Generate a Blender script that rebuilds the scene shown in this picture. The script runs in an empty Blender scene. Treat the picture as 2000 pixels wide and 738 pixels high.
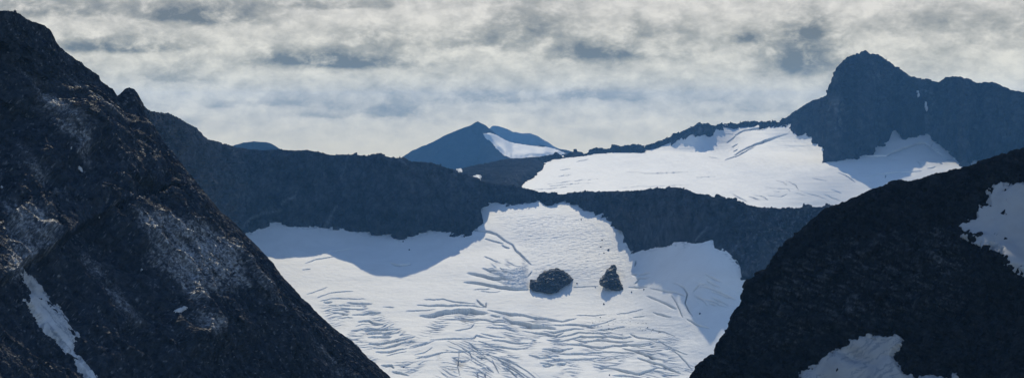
import bpy, math, random
import numpy as np

random.seed(7)
rng = np.random.RandomState(11)
S = bpy.context.scene
COL = S.collection

# ------------------------------------------------------------------ frame of reference
# The camera stands at the origin and looks along +Y.  A direction is written (px, py) on a
# 2000-unit wide picture plane; (px, py) at distance D is the world point below.
F = 4705.0
HZ = 220.0

def world(px, py, D):
    px = np.asarray(px, float); py = np.asarray(py, float); D = np.asarray(D, float)
    return np.stack(np.broadcast_arrays(D * (px - 1000) / F, D, -D * (py - HZ) / F), -1)

SUN_AZ = math.radians(-2.5)      # to the left of +Y
SUN_EL = math.radians(31.0)
SUN = np.array([math.sin(SUN_AZ) * math.cos(SUN_EL), math.cos(SUN_AZ) * math.cos(SUN_EL), math.sin(SUN_EL)])

# ------------------------------------------------------------------ noise
_perm = rng.permutation(256).astype(np.int32)
_perm = np.concatenate([_perm, _perm, _perm])
_g = rng.normal(size=(256, 3)); _g /= np.linalg.norm(_g, axis=1)[:, None]
_g = _g.astype(np.float32)

def pnoise(q):
    q = np.asarray(q, np.float32)
    i = np.floor(q).astype(np.int32); f = q - i
    i &= 255
    u = f * f * f * (f * (f * 6 - 15) + 10)
    out = 0
    for dx in (0, 1):
        wx = u[..., 0] if dx else 1 - u[..., 0]
        a = _perm[(i[..., 0] + dx) & 255]
        for dy in (0, 1):
            wy = u[..., 1] if dy else 1 - u[..., 1]
            b = _perm[(a + i[..., 1] + dy) & 255]
            for dz in (0, 1):
                wz = u[..., 2] if dz else 1 - u[..., 2]
                h = _perm[(b + i[..., 2] + dz) & 255]
                g = _g[h]
                d = g[..., 0] * (f[..., 0] - dx) + g[..., 1] * (f[..., 1] - dy) + g[..., 2] * (f[..., 2] - dz)
                out = out + wx * wy * wz * d
    return out * 1.6

def fbm(q, octs, gain=0.5, lac=2.03):
    a, s, t = 1.0, 0, 0.0
    q = np.asarray(q, np.float32)
    for k in range(octs):
        s = s + a * pnoise(q + 17.3 * k); q = q * lac; a *= gain
    return s

def ridged(q, octs, gain=0.5, lac=2.03):
    a, s = 1.0, 0
    q = np.asarray(q, np.float32)
    w = 1.0
    for k in range(octs):
        n = 1 - 2 * np.abs(pnoise(q + 31.7 * k))
        s = s + a * n * w
        w = np.clip(0.55 + 0.45 * n, 0.1, 1)
        q = q * lac; a *= gain
    return s

_co = rng.uniform(.1, .9, size=(256, 3)).astype(np.float32)
_ct = rng.uniform(-1, 1, size=(256, 4)).astype(np.float32)
def facets(q):
    """broken rock: every cell of a scattered set of points is a flat tilted face at its own height"""
    q = np.asarray(q, np.float32); b0 = np.floor(q - .5).astype(np.int32)
    best = np.full(q.shape[:-1], 9e9, np.float32); out = np.zeros(q.shape[:-1], np.float32)
    for dx in (0, 1):
        for dy in (0, 1):
            for dz in (0, 1):
                c = b0 + np.array([dx, dy, dz], np.int32); cc = c & 255
                h = _perm[(_perm[(_perm[cc[..., 0]] + cc[..., 1]) & 255] + cc[..., 2]) & 255]
                v = q - c - _co[h]
                d = (v * v).sum(-1); t = _ct[h]
                val = t[..., 3] * .5 + (v * t[..., :3]).sum(-1) * 1.1
                m = d < best
                best = np.where(m, d, best); out = np.where(m, val, out)
    return out

def cellrand(q):
    """one random value per block"""
    q = np.asarray(q, np.float32); b0 = np.floor(q - .5).astype(np.int32)
    best = np.full(q.shape[:-1], 9e9, np.float32); out = np.zeros(q.shape[:-1], np.float32)
    for dx in (0, 1):
        for dy in (0, 1):
            for dz in (0, 1):
                c = b0 + np.array([dx, dy, dz], np.int32); cc = c & 255
                h = _perm[(_perm[(_perm[cc[..., 0]] + cc[..., 1]) & 255] + cc[..., 2]) & 255]
                v = q - c - _co[h]; d = (v * v).sum(-1); m = d < best
                best = np.where(m, d, best); out = np.where(m, _ct[h][..., 0] * .5 + .5, out)
    return out

def n1(x, lam, seed=0.0):
    x = np.asarray(x, float)
    return pnoise(np.stack([x / lam, np.full_like(x, seed + .37), np.full_like(x, 3.3 + seed * 2)], -1))

def jag(x, amp, lam, seed, octs=5, gain=.6):
    s, a = 0, amp
    for k in range(octs):
        s = s + a * n1(x, lam, seed + 5 * k); a *= gain; lam *= .5
    return s

# ------------------------------------------------------------------ curves and tables
def curve(pts):
    xs = np.array([p[0] for p in pts], float); ys = np.array([p[1] for p in pts], float)
    return lambda x: np.interp(x, xs, ys)

def pchip(x, y, xq):
    x = np.asarray(x, float); y = np.asarray(y, float); xq = np.asarray(xq, float)
    sh = (-1,) + (1,) * (y.ndim - 1)
    h = np.diff(x).reshape(sh); d = np.diff(y, axis=0) / h
    m = np.zeros_like(y)
    a, b = d[:-1], d[1:]
    ok = a * b > 0
    m[1:-1] = np.where(ok, 2 * a * b / np.where(ok, a + b, 1), 0)
    m[0], m[-1] = d[0], d[-1]
    k = np.clip(np.searchsorted(x, xq) - 1, 0, len(x) - 2)
    t = ((xq - x[k]) / (x[k + 1] - x[k])).reshape(sh); hh = (x[k + 1] - x[k]).reshape(sh)
    t2, t3 = t * t, t * t * t
    return (2*t3-3*t2+1)*y[k] + (t3-2*t2+t)*hh*m[k] + (-2*t3+3*t2)*y[k+1] + (t3-t2)*hh*m[k+1]

class Table:
    """distance as a smooth function of (px, py)"""
    def __init__(self, pxs, rows, step=4.0):
        pys = [r[0] for r in rows]; T = np.array([r[1] for r in rows], float)
        o = np.argsort(pys); pys = np.array(pys, float)[o]; T = T[o]
        self.gx = np.arange(pxs[0], pxs[-1] + .1, step); self.gy = np.arange(pys[0], pys[-1] + .1, 1.0)
        A = pchip(np.array(pxs, float), T.T, self.gx).T
        A = pchip(pys, A, self.gy)
        for _ in range(3):                     # soften the creases
            p = np.pad(A, 5, mode='edge'); A = sum(p[5:-5, k:k + A.shape[1]] for k in range(11)) / 11
        self.A = A
    def __call__(self, px, py):
        fx = np.clip((np.asarray(px, float) - self.gx[0]) / (self.gx[1] - self.gx[0]), 0, len(self.gx) - 1.001)
        fy = np.clip((np.asarray(py, float) - self.gy[0]), 0, len(self.gy) - 1.001)
        i = fx.astype(int); j = fy.astype(int); a = fx - i; b = fy - j
        A = self.A
        return (A[j, i]*(1-a) + A[j, i+1]*a)*(1-b) + (A[j+1, i]*(1-a) + A[j+1, i+1]*a)*b

def seg_dist(px, py, poly):
    """signed distance to a polyline (+ on the lower side), fraction along it"""
    best = np.full(px.shape, 1e9); sg = np.zeros(px.shape); fr = np.zeros(px.shape)
    P = np.array(poly, float); L = np.hypot(*np.diff(P, axis=0).T); tot = L.sum(); acc = 0
    for k in range(len(P) - 1):
        d = P[k+1] - P[k]; l = L[k] + 1e-9
        t = np.clip(((px - P[k, 0]) * d[0] + (py - P[k, 1]) * d[1]) / l**2, 0, 1)
        ex = px - P[k, 0] - t * d[0]; ey = py - P[k, 1] - t * d[1]
        e = np.hypot(ex, ey)
        nx, ny = -d[1] / l, d[0] / l
        if ny < 0 or (abs(ny) < 1e-6 and nx < 0): nx, ny = -nx, -ny
        s = np.sign(ex * nx + ey * ny)
        m = e < best
        best = np.where(m, e, best); sg = np.where(m, s, sg); fr = np.where(m, (acc + t * l) / tot, fr)
        acc += l
    return best * sg, fr

def poly_sd(px, py, poly):
    """distance inside a polygon (+ inside)"""
    P = list(poly); best = np.full(px.shape, 1e9); ins = np.zeros(px.shape, bool)
    for k in range(len(P)):
        (x0, y0), (x1, y1) = P[k], P[(k + 1) % len(P)]
        dx, dy = x1 - x0, y1 - y0
        t = np.clip(((px - x0) * dx + (py - y0) * dy) / (dx*dx + dy*dy + 1e-9), 0, 1)
        best = np.minimum(best, np.hypot(px - x0 - t*dx, py - y0 - t*dy))
        c = (y0 > py) != (y1 > py)
        if dy != 0: ins ^= c & (px < (py - y0) * dx / dy + x0)
    return np.where(ins, best, -best)

def sstep(a, b, x):
    t = np.clip((x - a) / (b - a), 0, 1); return t * t * (3 - 2 * t)

# ------------------------------------------------------------------ objects
def tag(o, label, cat=None, group=None, kind=None):
    o['label'] = label
    if cat: o['category'] = cat
    if group: o['group'] = group
    if kind: o['kind'] = kind
    return o

def link_mesh(name, V, Q, mat, smooth=False, tone=None):
    me = bpy.data.meshes.new(name)
    V = np.ascontiguousarray(V, np.float32); Q = np.ascontiguousarray(Q, np.int32)
    n = Q.shape[1]
    me.vertices.add(len(V)); me.vertices.foreach_set('co', V.ravel())
    me.loops.add(Q.size); me.loops.foreach_set('vertex_index', Q.ravel())
    me.polygons.add(len(Q)); me.polygons.foreach_set('loop_start', np.arange(0, Q.size, n, dtype=np.int32))
    me.polygons.foreach_set('loop_total', np.full(len(Q), n, np.int32))
    me.polygons.foreach_set('use_smooth', np.full(len(Q), smooth, bool))
    me.update(calc_edges=True)
    if tone is not None:
        a = me.attributes.new('tone', 'FLOAT', 'POINT'); a.data.foreach_set('value', np.ascontiguousarray(tone, np.float32).ravel())
    me.materials.append(mat)
    o = bpy.data.objects.new(name, me); COL.objects.link(o)
    return o

def quads(nr, nc):
    i = np.arange(nr * nc).reshape(nr, nc)
    return np.stack([i[:-1, :-1], i[:-1, 1:], i[1:, 1:], i[1:, :-1]], -1).reshape(-1, 4)

def normals(P):
    du = np.gradient(P, axis=1); dv = np.gradient(P, axis=0)
    n = np.cross(du, dv); return n / (np.linalg.norm(n, axis=-1, keepdims=True) + 1e-9)

def compact(V, Q):
    u, inv = np.unique(Q, return_inverse=True)
    return V[u], inv.reshape(Q.shape), u

# ------------------------------------------------------------------ materials
def mat(name):
    m = bpy.data.materials.new(name); m.use_nodes = True
    nt = m.node_tree; nt.nodes.clear()
    out = nt.nodes.new('ShaderNodeOutputMaterial'); b = nt.nodes.new('ShaderNodeBsdfPrincipled')
    nt.links.new(b.outputs[0], out.inputs['Surface'])
    return m, nt, b

def nd(nt, t, **kw):
    n = nt.nodes.new(t)
    for k, v in kw.items():
        if k.startswith('i_'): n.inputs[k[2:].replace('_', ' ')].default_value = v
        else: setattr(n, k, v)
    return n

def math_n(nt, op, a, b=None, c=None, clamp=False):
    n = nt.nodes.new('ShaderNodeMath'); n.operation = op; n.use_clamp = clamp
    for k, v in enumerate((a, b, c)):
        if v is None: continue
        if isinstance(v, (int, float)): n.inputs[k].default_value = v
        else: nt.links.new(v, n.inputs[k])
    return n.outputs[0]

def ramp(nt, fac, stops):
    r = nt.nodes.new('ShaderNodeValToRGB'); e = r.color_ramp.elements
    while len(e) < len(stops): e.new(0.5)
    for k, (p, c) in enumerate(stops):
        e[k].position = p; e[k].color = (c[0], c[1], c[2], 1)
    nt.links.new(fac, r.inputs[0]); return r.outputs[0]

def mixc(nt, fac, a, b, mode='MIX'):
    n = nt.nodes.new('ShaderNodeMix'); n.data_type = 'RGBA'; n.blend_type = mode
    if isinstance(fac, (int, float)): n.inputs[0].default_value = fac
    else: nt.links.new(fac, n.inputs[0])
    for k, v in ((6, a), (7, b)):
        if isinstance(v, tuple): n.inputs[k].default_value = (*v, 1)
        else: nt.links.new(v, n.inputs[k])
    return n.outputs[2]

def rock_mat(name, px, dark, light, warm, scree, rough=.5, bump=.6, spec=.5):
    """px: metres per picture unit at the rock's distance - sets the size of the grain"""
    m, nt, b = mat(name)
    tc = nd(nt, 'ShaderNodeTexCoord').outputs['Object']
    def noise(lam, det=6, rg=.6, dist=0.0):
        n = nd(nt, 'ShaderNodeTexNoise', i_Scale=1 / (lam * px), i_Detail=det, i_Roughness=rg, i_Distortion=dist)
        nt.links.new(tc, n.inputs['Vector']); return n.outputs[0]
    big, mid, fine = noise(130, 5, .6, .6), noise(18, 8, .7), noise(5, 4, .65)
    c = ramp(nt, mid, [(.3, dark), (.52, tuple((np.array(dark) * .55 + np.array(light) * .45))), (.75, light)])
    c = mixc(nt, ramp(nt, big, [(.45, (0, 0, 0)), (.7, (1, 1, 1))]), c, warm, 'MULTIPLY')
    at = nd(nt, 'ShaderNodeAttribute', attribute_name='tone').outputs['Fac']
    sc = ramp(nt, fine, [(.32, tuple(np.array(scree) * .25)), (.68, tuple(np.array(scree) * 1.2))])
    c = mixc(nt, at, c, sc)
    nt.links.new(c, b.inputs['Base Color'])
    nt.links.new(ramp(nt, fine, [(.3, (rough + .2,) * 3), (.7, (rough - .12,) * 3)]), b.inputs['Roughness'])
    nt.links.new(math_n(nt, 'MULTIPLY', at, spec), b.inputs['Specular IOR Level'])
    bp = nd(nt, 'ShaderNodeBump', i_Strength=bump, i_Distance=1.6 * px)
    vor = nd(nt, 'ShaderNodeTexVoronoi', i_Scale=1 / (4.0 * px)); nt.links.new(tc, vor.inputs['Vector'])
    h = math_n(nt, 'ADD', fine, vor.outputs['Distance'])
    nt.links.new(h, bp.inputs['Height']); nt.links.new(bp.outputs[0], b.inputs['Normal'])
    return m

def snow_mat(name, px, base, dirty, dirt=.35, streak=None, bump=.25):
    m, nt, b = mat(name)
    tc = nd(nt, 'ShaderNodeTexCoord').outputs['Object']
    mp = nd(nt, 'ShaderNodeMapping'); nt.links.new(tc, mp.inputs['Vector'])
    if streak: mp.inputs['Rotation'].default_value = streak[0]; mp.inputs['Scale'].default_value = streak[1]
    v = mp.outputs[0]
    def noise(lam, det=6, rg=.6, dist=0.0, vec=v):
        n = nd(nt, 'ShaderNodeTexNoise', i_Scale=1 / (lam * px), i_Detail=det, i_Roughness=rg, i_Distortion=dist)
        nt.links.new(vec, n.inputs['Vector']); return n.outputs[0]
    big, mid = noise(90, 6, .6, .8), noise(14, 7, .7, .4)
    f = math_n(nt, 'MULTIPLY', ramp(nt, big, [(.42, (0,)*3), (.72, (1,)*3)]), dirt)
    c = mixc(nt, f, base, dirty)
    f2 = math_n(nt, 'MULTIPLY', ramp(nt, mid, [(.5, (0,)*3), (.8, (1,)*3)]), dirt * .9)
    c = mixc(nt, f2, c, dirty)
    at = nd(nt, 'ShaderNodeAttribute', attribute_name='tone').outputs['Fac']
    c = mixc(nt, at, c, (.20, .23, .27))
    nt.links.new(c, b.inputs['Base Color'])
    b.inputs['Roughness'].default_value = .62
    b.inputs['Specular IOR Level'].default_value = .04
    bp = nd(nt, 'ShaderNodeBump', i_Strength=bump, i_Distance=1.5 * px)
    nt.links.new(noise(11, 8, .7), bp.inputs['Height']); nt.links.new(bp.outputs[0], b.inputs['Normal'])
    return m

M_left = rock_mat('schist_near', .155, (.009, .012, .018), (.034, .047, .070), (.97, .95, .92), (.34, .36, .395), .5, 1.1, .12)
M_right = rock_mat('gneiss_near', .14, (.006, .0075, .010), (.028, .032, .039), (.97, .95, .93), (.17, .185, .21), .6, .6, .0)
M_mid = rock_mat('gneiss_mid', .7, (.007, .009, .013), (.095, .104, .122), (.5, .49, .46), (.20, .215, .24), .6, .5, .0)
M_far = rock_mat('gneiss_far', 1.2, (.004, .005, .007), (.075, .080, .090), (.5, .48, .45), (.19, .20, .215), .6, .5, .0)
M_dist = rock_mat('rock_distant', 2.6, (.02, .022, .026), (.045, .047, .05), (.9, .88, .8), (.17, .165, .16), .7, .4, .0)
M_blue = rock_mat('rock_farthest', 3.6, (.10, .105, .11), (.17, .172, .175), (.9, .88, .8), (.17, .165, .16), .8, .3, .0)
M_isl = rock_mat('rock_island', .64, (.03, .034, .04), (.17, .182, .2), (.9, .85, .75), (.18, .19, .21), .5, .7, .3)
M_ice = snow_mat('glacier_ice', .65, (.875, .87, .85), (.60, .585, .56), .22)
M_snow = snow_mat('firn_snow', 1.1, (.745, .735, .715), (.68, .69, .67), .25)
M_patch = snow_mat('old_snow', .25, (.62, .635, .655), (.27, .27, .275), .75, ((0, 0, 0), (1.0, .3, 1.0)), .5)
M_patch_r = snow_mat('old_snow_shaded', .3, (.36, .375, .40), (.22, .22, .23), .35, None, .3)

# ------------------------------------------------------------------ distances of the ice
Dg = Table([380, 560, 700, 830, 950, 1100, 1230, 1320, 1400, 1600], [
    (910, [2200]*10),
    (738, [2600, 2600, 2600, 2600, 2600, 2600, 2590, 2560, 2540, 2520]),
    (660, [2760, 2780, 2790, 2790, 2790, 2790, 2740, 2680, 2640, 2610]),
    (570, [2970, 3000, 3010, 3010, 3005, 2995, 2930, 2800, 2735, 2700]),
    (520, [3080, 3110, 3130, 3130, 3110, 3085, 3035, 2850, 2770, 2740]),
    (480, [3170, 3210, 3250, 3250, 3220, 3190, 3120, 2900, 2805, 2780]),
    (440, [3270, 3300, 3340, 3340, 3310, 3290, 3200, 2960, 2860, 2830]),
    (370, [3400, 3440, 3480, 3500, 3500, 3490, 3370, 3080, 2960, 2930])])

Du = Table([880, 1100, 1250, 1330, 1375, 1425, 1480, 1560, 1650, 1750, 1900, 2160], [
    (440, [3650, 3650, 3550, 3480, 3430, 3350, 3250, 3300, 4100, 4500, 4600, 4600]),
    (375, [4150, 4150, 4100, 4070, 4060, 4050, 4060, 4250, 4800, 4870, 4900, 4900]),
    (345, [4750, 4800, 4750, 4700, 4700, 4700, 4740, 4850, 5010, 5030, 5050, 5100]),
    (315, [5500, 5600, 5600, 5550, 5520, 5500, 5450, 5350, 5230, 5230, 5300, 5400]),
    (297, [5950, 6050, 6050, 5950, 5850, 5850, 5750, 5520, 5330, 5330, 5390, 5540]),
    (250, [6600, 6650, 6450, 6080, 5960, 6150, 6120, 5800, 5500, 5500, 5580, 5800]),
    (225, [6800, 6800, 6550, 6150, 6020, 6280, 6280, 5900, 5560, 5560, 5650, 5900])])

def shadow_crest(pts, table, crest):
    """where a skyline must stand for its shadow to end at these points of the ice"""
    out = []
    for px, py in pts:
        P = world(px, py, table(px, py)); best = None
        for t in np.arange(10, 1500, 2.0):
            q = P + SUN * t
            qx = 1000 + F * q[0] / q[1]; qy = HZ - F * q[2] / q[1]
            if qy <= crest(qx): best = (qx, q[1]); break
        if best: out.append(best)
    return out

def box_blur(y, k):
    p = np.pad(y, k, mode='edge'); return np.convolve(p, np.ones(2*k+1) / (2*k+1), 'valid')

# ------------------------------------------------------------------ generic landform
def landform(name, mt, pxs, rows, amp, lam, octs=7, gain=.56, stretch=None, crest_row=None, crest_fade=.35,
             smooth=False, extra=None, tone=None, chunk=0.0, damp=None, fine=1):
    """rows: (D array, z array, segments up to the next row).  Returns object and its grids."""
    Ds, Zs, ts = [], [], []
    for k, (D, z, n) in enumerate(rows):
        if k == len(rows) - 1: Ds.append(D[None]); Zs.append(z[None]); ts.append(np.array([k], float)); break
        t = (np.arange(n) / n)[:, None]; D2, z2 = rows[k+1][:2]
        Ds.append(D * (1-t) + D2 * t); Zs.append(z * (1-t) + z2 * t); ts.append(k + t[:, 0])
    D = np.concatenate(Ds); Z = np.concatenate(Zs); T = np.concatenate(ts)[:, None]
    PX = np.broadcast_to(pxs, D.shape)
    P = np.stack([D * (PX - 1000) / F, D, Z], -1)
    s = np.median(D) / F
    N = normals(P)
    if extra is not None:                          # broad relief first, then new normals
        PY = HZ - F * P[..., 2] / P[..., 1]
        P = P + N * (extra(PX, PY) * s)[..., None]
        N = normals(P)
    base = P.copy()
    q = P / s
    if stretch is not None:
        f, k = stretch; f = np.array(f, float); f /= np.linalg.norm(f)
        q = q - (q @ f)[..., None] * f * k
    fade = 1.0
    if crest_row is not None:
        fade = crest_fade + (1 - crest_fade) * np.clip(np.abs(T - crest_row) / .25, 0, 1)
    if damp is not None: fade = fade * damp(PX, T)
    w = fbm(q / (lam * 1.3) + 4.2, 2)[..., None] * .35
    h = ridged(q / lam + w, octs, gain) - .35
    lump = fbm(q / (lam * 2.2) + 9.1, 3)
    # broken, blocky steps
    st = (q[..., 2] + .35 * q[..., 0]) / (lam * .17) + 1.6 * fbm(q / (lam * .6) + 2.2, 3)
    saw = (st - np.floor(st)); saw = np.where(saw < .75, saw / .75, (1 - saw) / .25) - .5
    P = P + N * ((h * amp + lump * amp * .8 + saw * amp * .16) * s * fade)[..., None]
    if chunk > 0:
        jq = q + (fbm(q / 9 + 3.3, 2)[..., None] * np.array([2.5, 2.5, 2.5]))
        f = 30 * facets(jq / 34 + .3) * .16 + 13 * facets(jq / 14 + 7.7) * .2 + 6 * facets(jq / 6.5 + 5.1) * (.22 if fine == 1 else .34) + (fine > 1) * 3.4 * facets(jq / 3.6 + 1.1) * .4
        P = P + N * (f * chunk * s * (fade if np.isscalar(fade) else fade))[..., None]
    tn = None
    if tone is not None:
        PY = HZ - F * P[..., 2] / P[..., 1]; tn = tone(PX, PY, P / s)
    else: tn = np.zeros(PX.shape)
    o = link_mesh(name, P.reshape(-1, 3), quads(*PX.shape), mt, smooth, tn)
    return o, dict(P=P, base=base, N=N, PX=PX, s=s, T=T)

def zrow(py, D): return -D * (py - HZ) / F

def drape(name, lf, poly, mt, thick, edge=14.0, jit=4.0, lift=0.0, smooth=True, rough=.0, seed=0.0, tone=None, smooth_n=4, dirt=.55):
    """snow lying on a landform: follows its broad relief, is thickest in the middle and dives under the rock at its rim"""
    P, B, N, s = lf['P'], lf['base'], lf['N'], lf['s']
    gx = 1000 + F * P[..., 0] / P[..., 1]; gy = HZ - F * P[..., 2] / P[..., 1]
    xs = [p[0] for p in poly]; ys = [p[1] for p in poly]
    box = (gx > min(xs) - 40) & (gx < max(xs) + 40) & (gy > min(ys) - 40) & (gy < max(ys) + 40)
    if 'front' in lf: box &= lf['front']
    r = np.where(box.any(1))[0]; c = np.where(box.any(0))[0]
    sl = (slice(r[0], r[-1] + 1), slice(c[0], c[-1] + 1))
    gx, gy = gx[sl], gy[sl]
    sd = poly_sd(gx, gy, poly)
    j = pnoise(np.stack([gx / 22, gy / 22, np.full(gx.shape, seed)], -1)) * jit + pnoise(np.stack([gx / 7, gy / 7, np.full(gx.shape, seed + 3)], -1)) * jit * .6
    sd = sd + j
    Pm = P[sl]
    # smoothed copy of the actual ground
    G = Pm.copy()
    for _ in range(smooth_n):
        q = np.pad(G, ((2, 2), (2, 2), (0, 0)), mode='edge')
        q = sum(q[k:k + G.shape[0]] for k in range(5)) / 5
        G = sum(q[:, k:k + G.shape[1]] for k in range(5)) / 5
    n = normals(G)
    h = thick * (sstep(-edge * .25, edge, sd) * 1.3 - .35) + lift
    h = h + rough * fbm(np.stack([gx / 30, gy / 8, np.full(gx.shape, 5.0)], -1), 4)
    V = G + n * (h * s)[..., None]
    Q = quads(*gx.shape); keep = (sd.ravel()[Q] > -edge * .25).all(1)
    keep &= box[sl].ravel()[Q].all(1)
    tn = tone(gx, gy) if tone else np.zeros(gx.shape)
    if dirt: tn = np.clip(tn + dirt * (1 - sstep(0, edge * 1.3, sd)) * sstep(-.3, .5, pnoise(np.stack([gx / 6, gy / 6, gx * 0 + 2], -1))), 0, 1)
    tn = tn.ravel()
    # keep the largest connected piece
    km = keep.reshape(gx.shape[0] - 1, gx.shape[1] - 1); lab = np.zeros(km.shape, int); bestl, bestn, cur = 0, 0, 0
    for a0, b0 in zip(*np.where(km)):
        if lab[a0, b0]: continue
        cur += 1; st = [(a0, b0)]; lab[a0, b0] = cur; cnt = 0
        while st:
            a, b_ = st.pop(); cnt += 1
            for a2, b2 in ((a + 1, b_), (a - 1, b_), (a, b_ + 1), (a, b_ - 1)):
                if 0 <= a2 < km.shape[0] and 0 <= b2 < km.shape[1] and km[a2, b2] and not lab[a2, b2]: lab[a2, b2] = cur; st.append((a2, b2))
        if cnt > bestn: bestl, bestn = cur, cnt
    keep = (lab == bestl).ravel() & keep
    Vc, Qc, u = compact(V.reshape(-1, 3), Q[keep])
    return link_mesh(name, Vc, Qc, mt, smooth, tn[u])

# ------------------------------------------------------------------ GROUND far below, out to the horizon
m, nt, b = mat('valley_floor'); b.inputs['Base Color'].default_value = (.07, .085, .06, 1); b.inputs['Roughness'].default_value = .9
tc = nd(nt, 'ShaderNodeTexCoord').outputs['Object']
nz = nd(nt, 'ShaderNodeTexNoise', i_Scale=.0012, i_Detail=8); nt.links.new(tc, nz.inputs['Vector'])
nt.links.new(ramp(nt, nz.outputs[0], [(.35, (.04, .055, .035)), (.65, (.12, .115, .1))]), b.inputs['Base Color'])
gx = np.linspace(-14800, 14800, 81); gy = np.linspace(-2300, 17800, 81)
X, Y = np.meshgrid(gx, gy)
Zg = -900 + 60 * fbm(np.stack([X / 5000, Y / 5000, X * 0], -1), 4)
ground = link_mesh('ground', np.stack([X, Y, Zg], -1).reshape(-1, 3), quads(81, 81), m, True)
tag(ground, 'dim valley floor far below the mountains', 'ground', kind='structure')

# ------------------------------------------------------------------ LOWER GLACIER and MIDDLE RIDGE
foot_pts = [(0, 520), (300, 500), (420, 476), (480, 458), (505, 446), (535, 433), (560, 440), (600, 444), (680, 449), (720, 459), (760, 461),
            (780, 468), (800, 463), (818, 458), (838, 452), (846, 449), (862, 456), (880, 460), (912, 462), (922, 450), (933, 446), (938, 430), (940, 412), (950, 398), (965, 393),
            (1000, 398), (1058, 394), (1066, 402), (1110, 398), (1130, 405), (1155, 408), (1165, 420), (1190, 428), (1203, 444), (1214, 456),
            (1222, 478), (1232, 497), (1248, 488), (1262, 489), (1290, 481), (1340, 479), (1378, 473), (1390, 470), (1396, 482), (1420, 496),
            (1440, 514), (1452, 535), (1462, 548), (1520, 565), (1800, 600)]
foot = curve(foot_pts)
crest_pts = [(-100, 195), (200, 205), (262, 206), (272, 211), (283, 207), (290, 216), (330, 222), (352, 233), (384, 250), (398, 266), (406, 272), (430, 278), (460, 287),
             (480, 292), (545, 293), (580, 295), (600, 293), (622, 298), (640, 303), (668, 302), (720, 303), (744, 302), (762, 308), (785, 309), (797, 316), (830, 316),
             (868, 325), (888, 336), (920, 346), (955, 358), (1000, 363), (1010, 369), (1060, 375), (1100, 380), (1150, 375), (1200, 373), (1250, 371),
             (1306, 365), (1330, 367), (1360, 377), (1400, 386), (1435, 391), (1450, 397), (1480, 405), (1540, 407), (1620, 402), (1700, 398), (1900, 396)]
crest0 = curve(crest_pts)

S1 = [(540, 507), (560, 506), (580, 502), (600, 502), (620, 499), (635, 495), (645, 500), (660, 507), (680, 511), (695, 518), (705, 528), (720, 534), (750, 538), (780, 541),
      (800, 536), (820, 528), (840, 522), (860, 510), (880, 500), (900, 490), (920, 478), (940, 468), (960, 459), (975, 455)]
S2 = [(1262, 560), (1275, 590), (1290, 615), (1305, 640), (1322, 660), (1338, 676), (1360, 684), (1384, 680)]
c1 = shadow_crest(S1, Dg, crest0); c2 = shadow_crest(S2, Dg, crest0)
pxs = np.concatenate([np.arange(-250, 150, 6.0), np.arange(150, 1800, 1.7), np.arange(1800, 2300, 6.0)])
fpy = foot(pxs) + jag(pxs, 2.6, 26, 3.0, 5, .7) * (1 - .65 * sstep(1238, 1262, pxs)) * (1 + .8 * sstep(1090, 1120, pxs) * (1 - sstep(1225, 1240, pxs))); Df = Dg(pxs, fpy)
knots = [(100, 1300), (200, 1500), (280, 1900), (350, 2450), (420, 3050), (480, 3390)] + [(a, b) for a, b in sorted(c1) if a < 985]
knots += [(x, float(Dg(x, foot(x)) + d)) for x, d in ((985, 24), (1100, 24), (1180, 34), (1215, 60))]
knots += [(a, b) for a, b in sorted(c2) if a > 1235] + [(1460, 2880), (1600, 2850), (1800, 2830)]
print('crest knots', [(int(a), int(b)) for a, b in knots])
Dc = box_blur(np.interp(pxs, [k[0] for k in knots], [k[1] for k in knots]), 6)
Df = np.where(pxs < 480, np.minimum(Df, Dc - 120), Df)
Dc = np.maximum(Dc, Df + 14)
cpy = crest0(pxs) + jag(pxs, 1.2, 26, 1.0, 5, .62)
zf, zc = zrow(fpy, Df), zrow(cpy, Dc)

PALE = [([(470, 443), (490, 428), (515, 416), (545, 412), (560, 395), (580, 374)], 2.5, .8), ([(633, 445), (645, 422), (656, 402)], 2.5, .7),
        ([(668, 345), (675, 325), (680, 304)], 2.0, .55), ([(778, 309), (790, 320)], 2.5, .6), ([(1360, 470), (1372, 455), (1381, 443)], 2.0, .7),
        ([(1422, 500), (1435, 485), (1446, 470)], 2.5, .7), ([(1445, 512), (1452, 498)], 2, .5), ([(1310, 400), (1320, 420)], 3, .25)]
def tone_mid(px, py, q):
    t = np.zeros(px.shape)
    for pl, w, a in PALE:
        m = (np.abs(px - pl[0][0]) < 160)
        d = np.full(px.shape, 99.); dd, fr = seg_dist(px[m], py[m], pl); d[m] = np.abs(dd)
        t = np.maximum(t, a * np.exp(-(d / w) ** 2))
    g = sstep(1420, 1490, px) * sstep(402, 412, py) * .55
    n = pnoise(q / 6.0)
    return np.clip(t * (.75 + .5 * n) + g * sstep(.15, .5, n), 0, 1)

def relief_m(px, py):
    w = 14 * pnoise(np.stack([px / 90, py / 60, px * 0 + 2], -1))
    r = ridged(np.stack([(px + w + .45 * py) / 95, py / 260, px * 0 + 6], -1), 3, .5) + .6 * ridged(np.stack([(px + w - .3 * py) / 40, py / 130, px * 0 + 9], -1), 2, .5)
    return 11 * (r - 1.3) * np.clip((py - crest0(px)) / 40, 0, 1) * np.clip((foot(px) - py) / 20 + .3, .1, 1)
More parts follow.
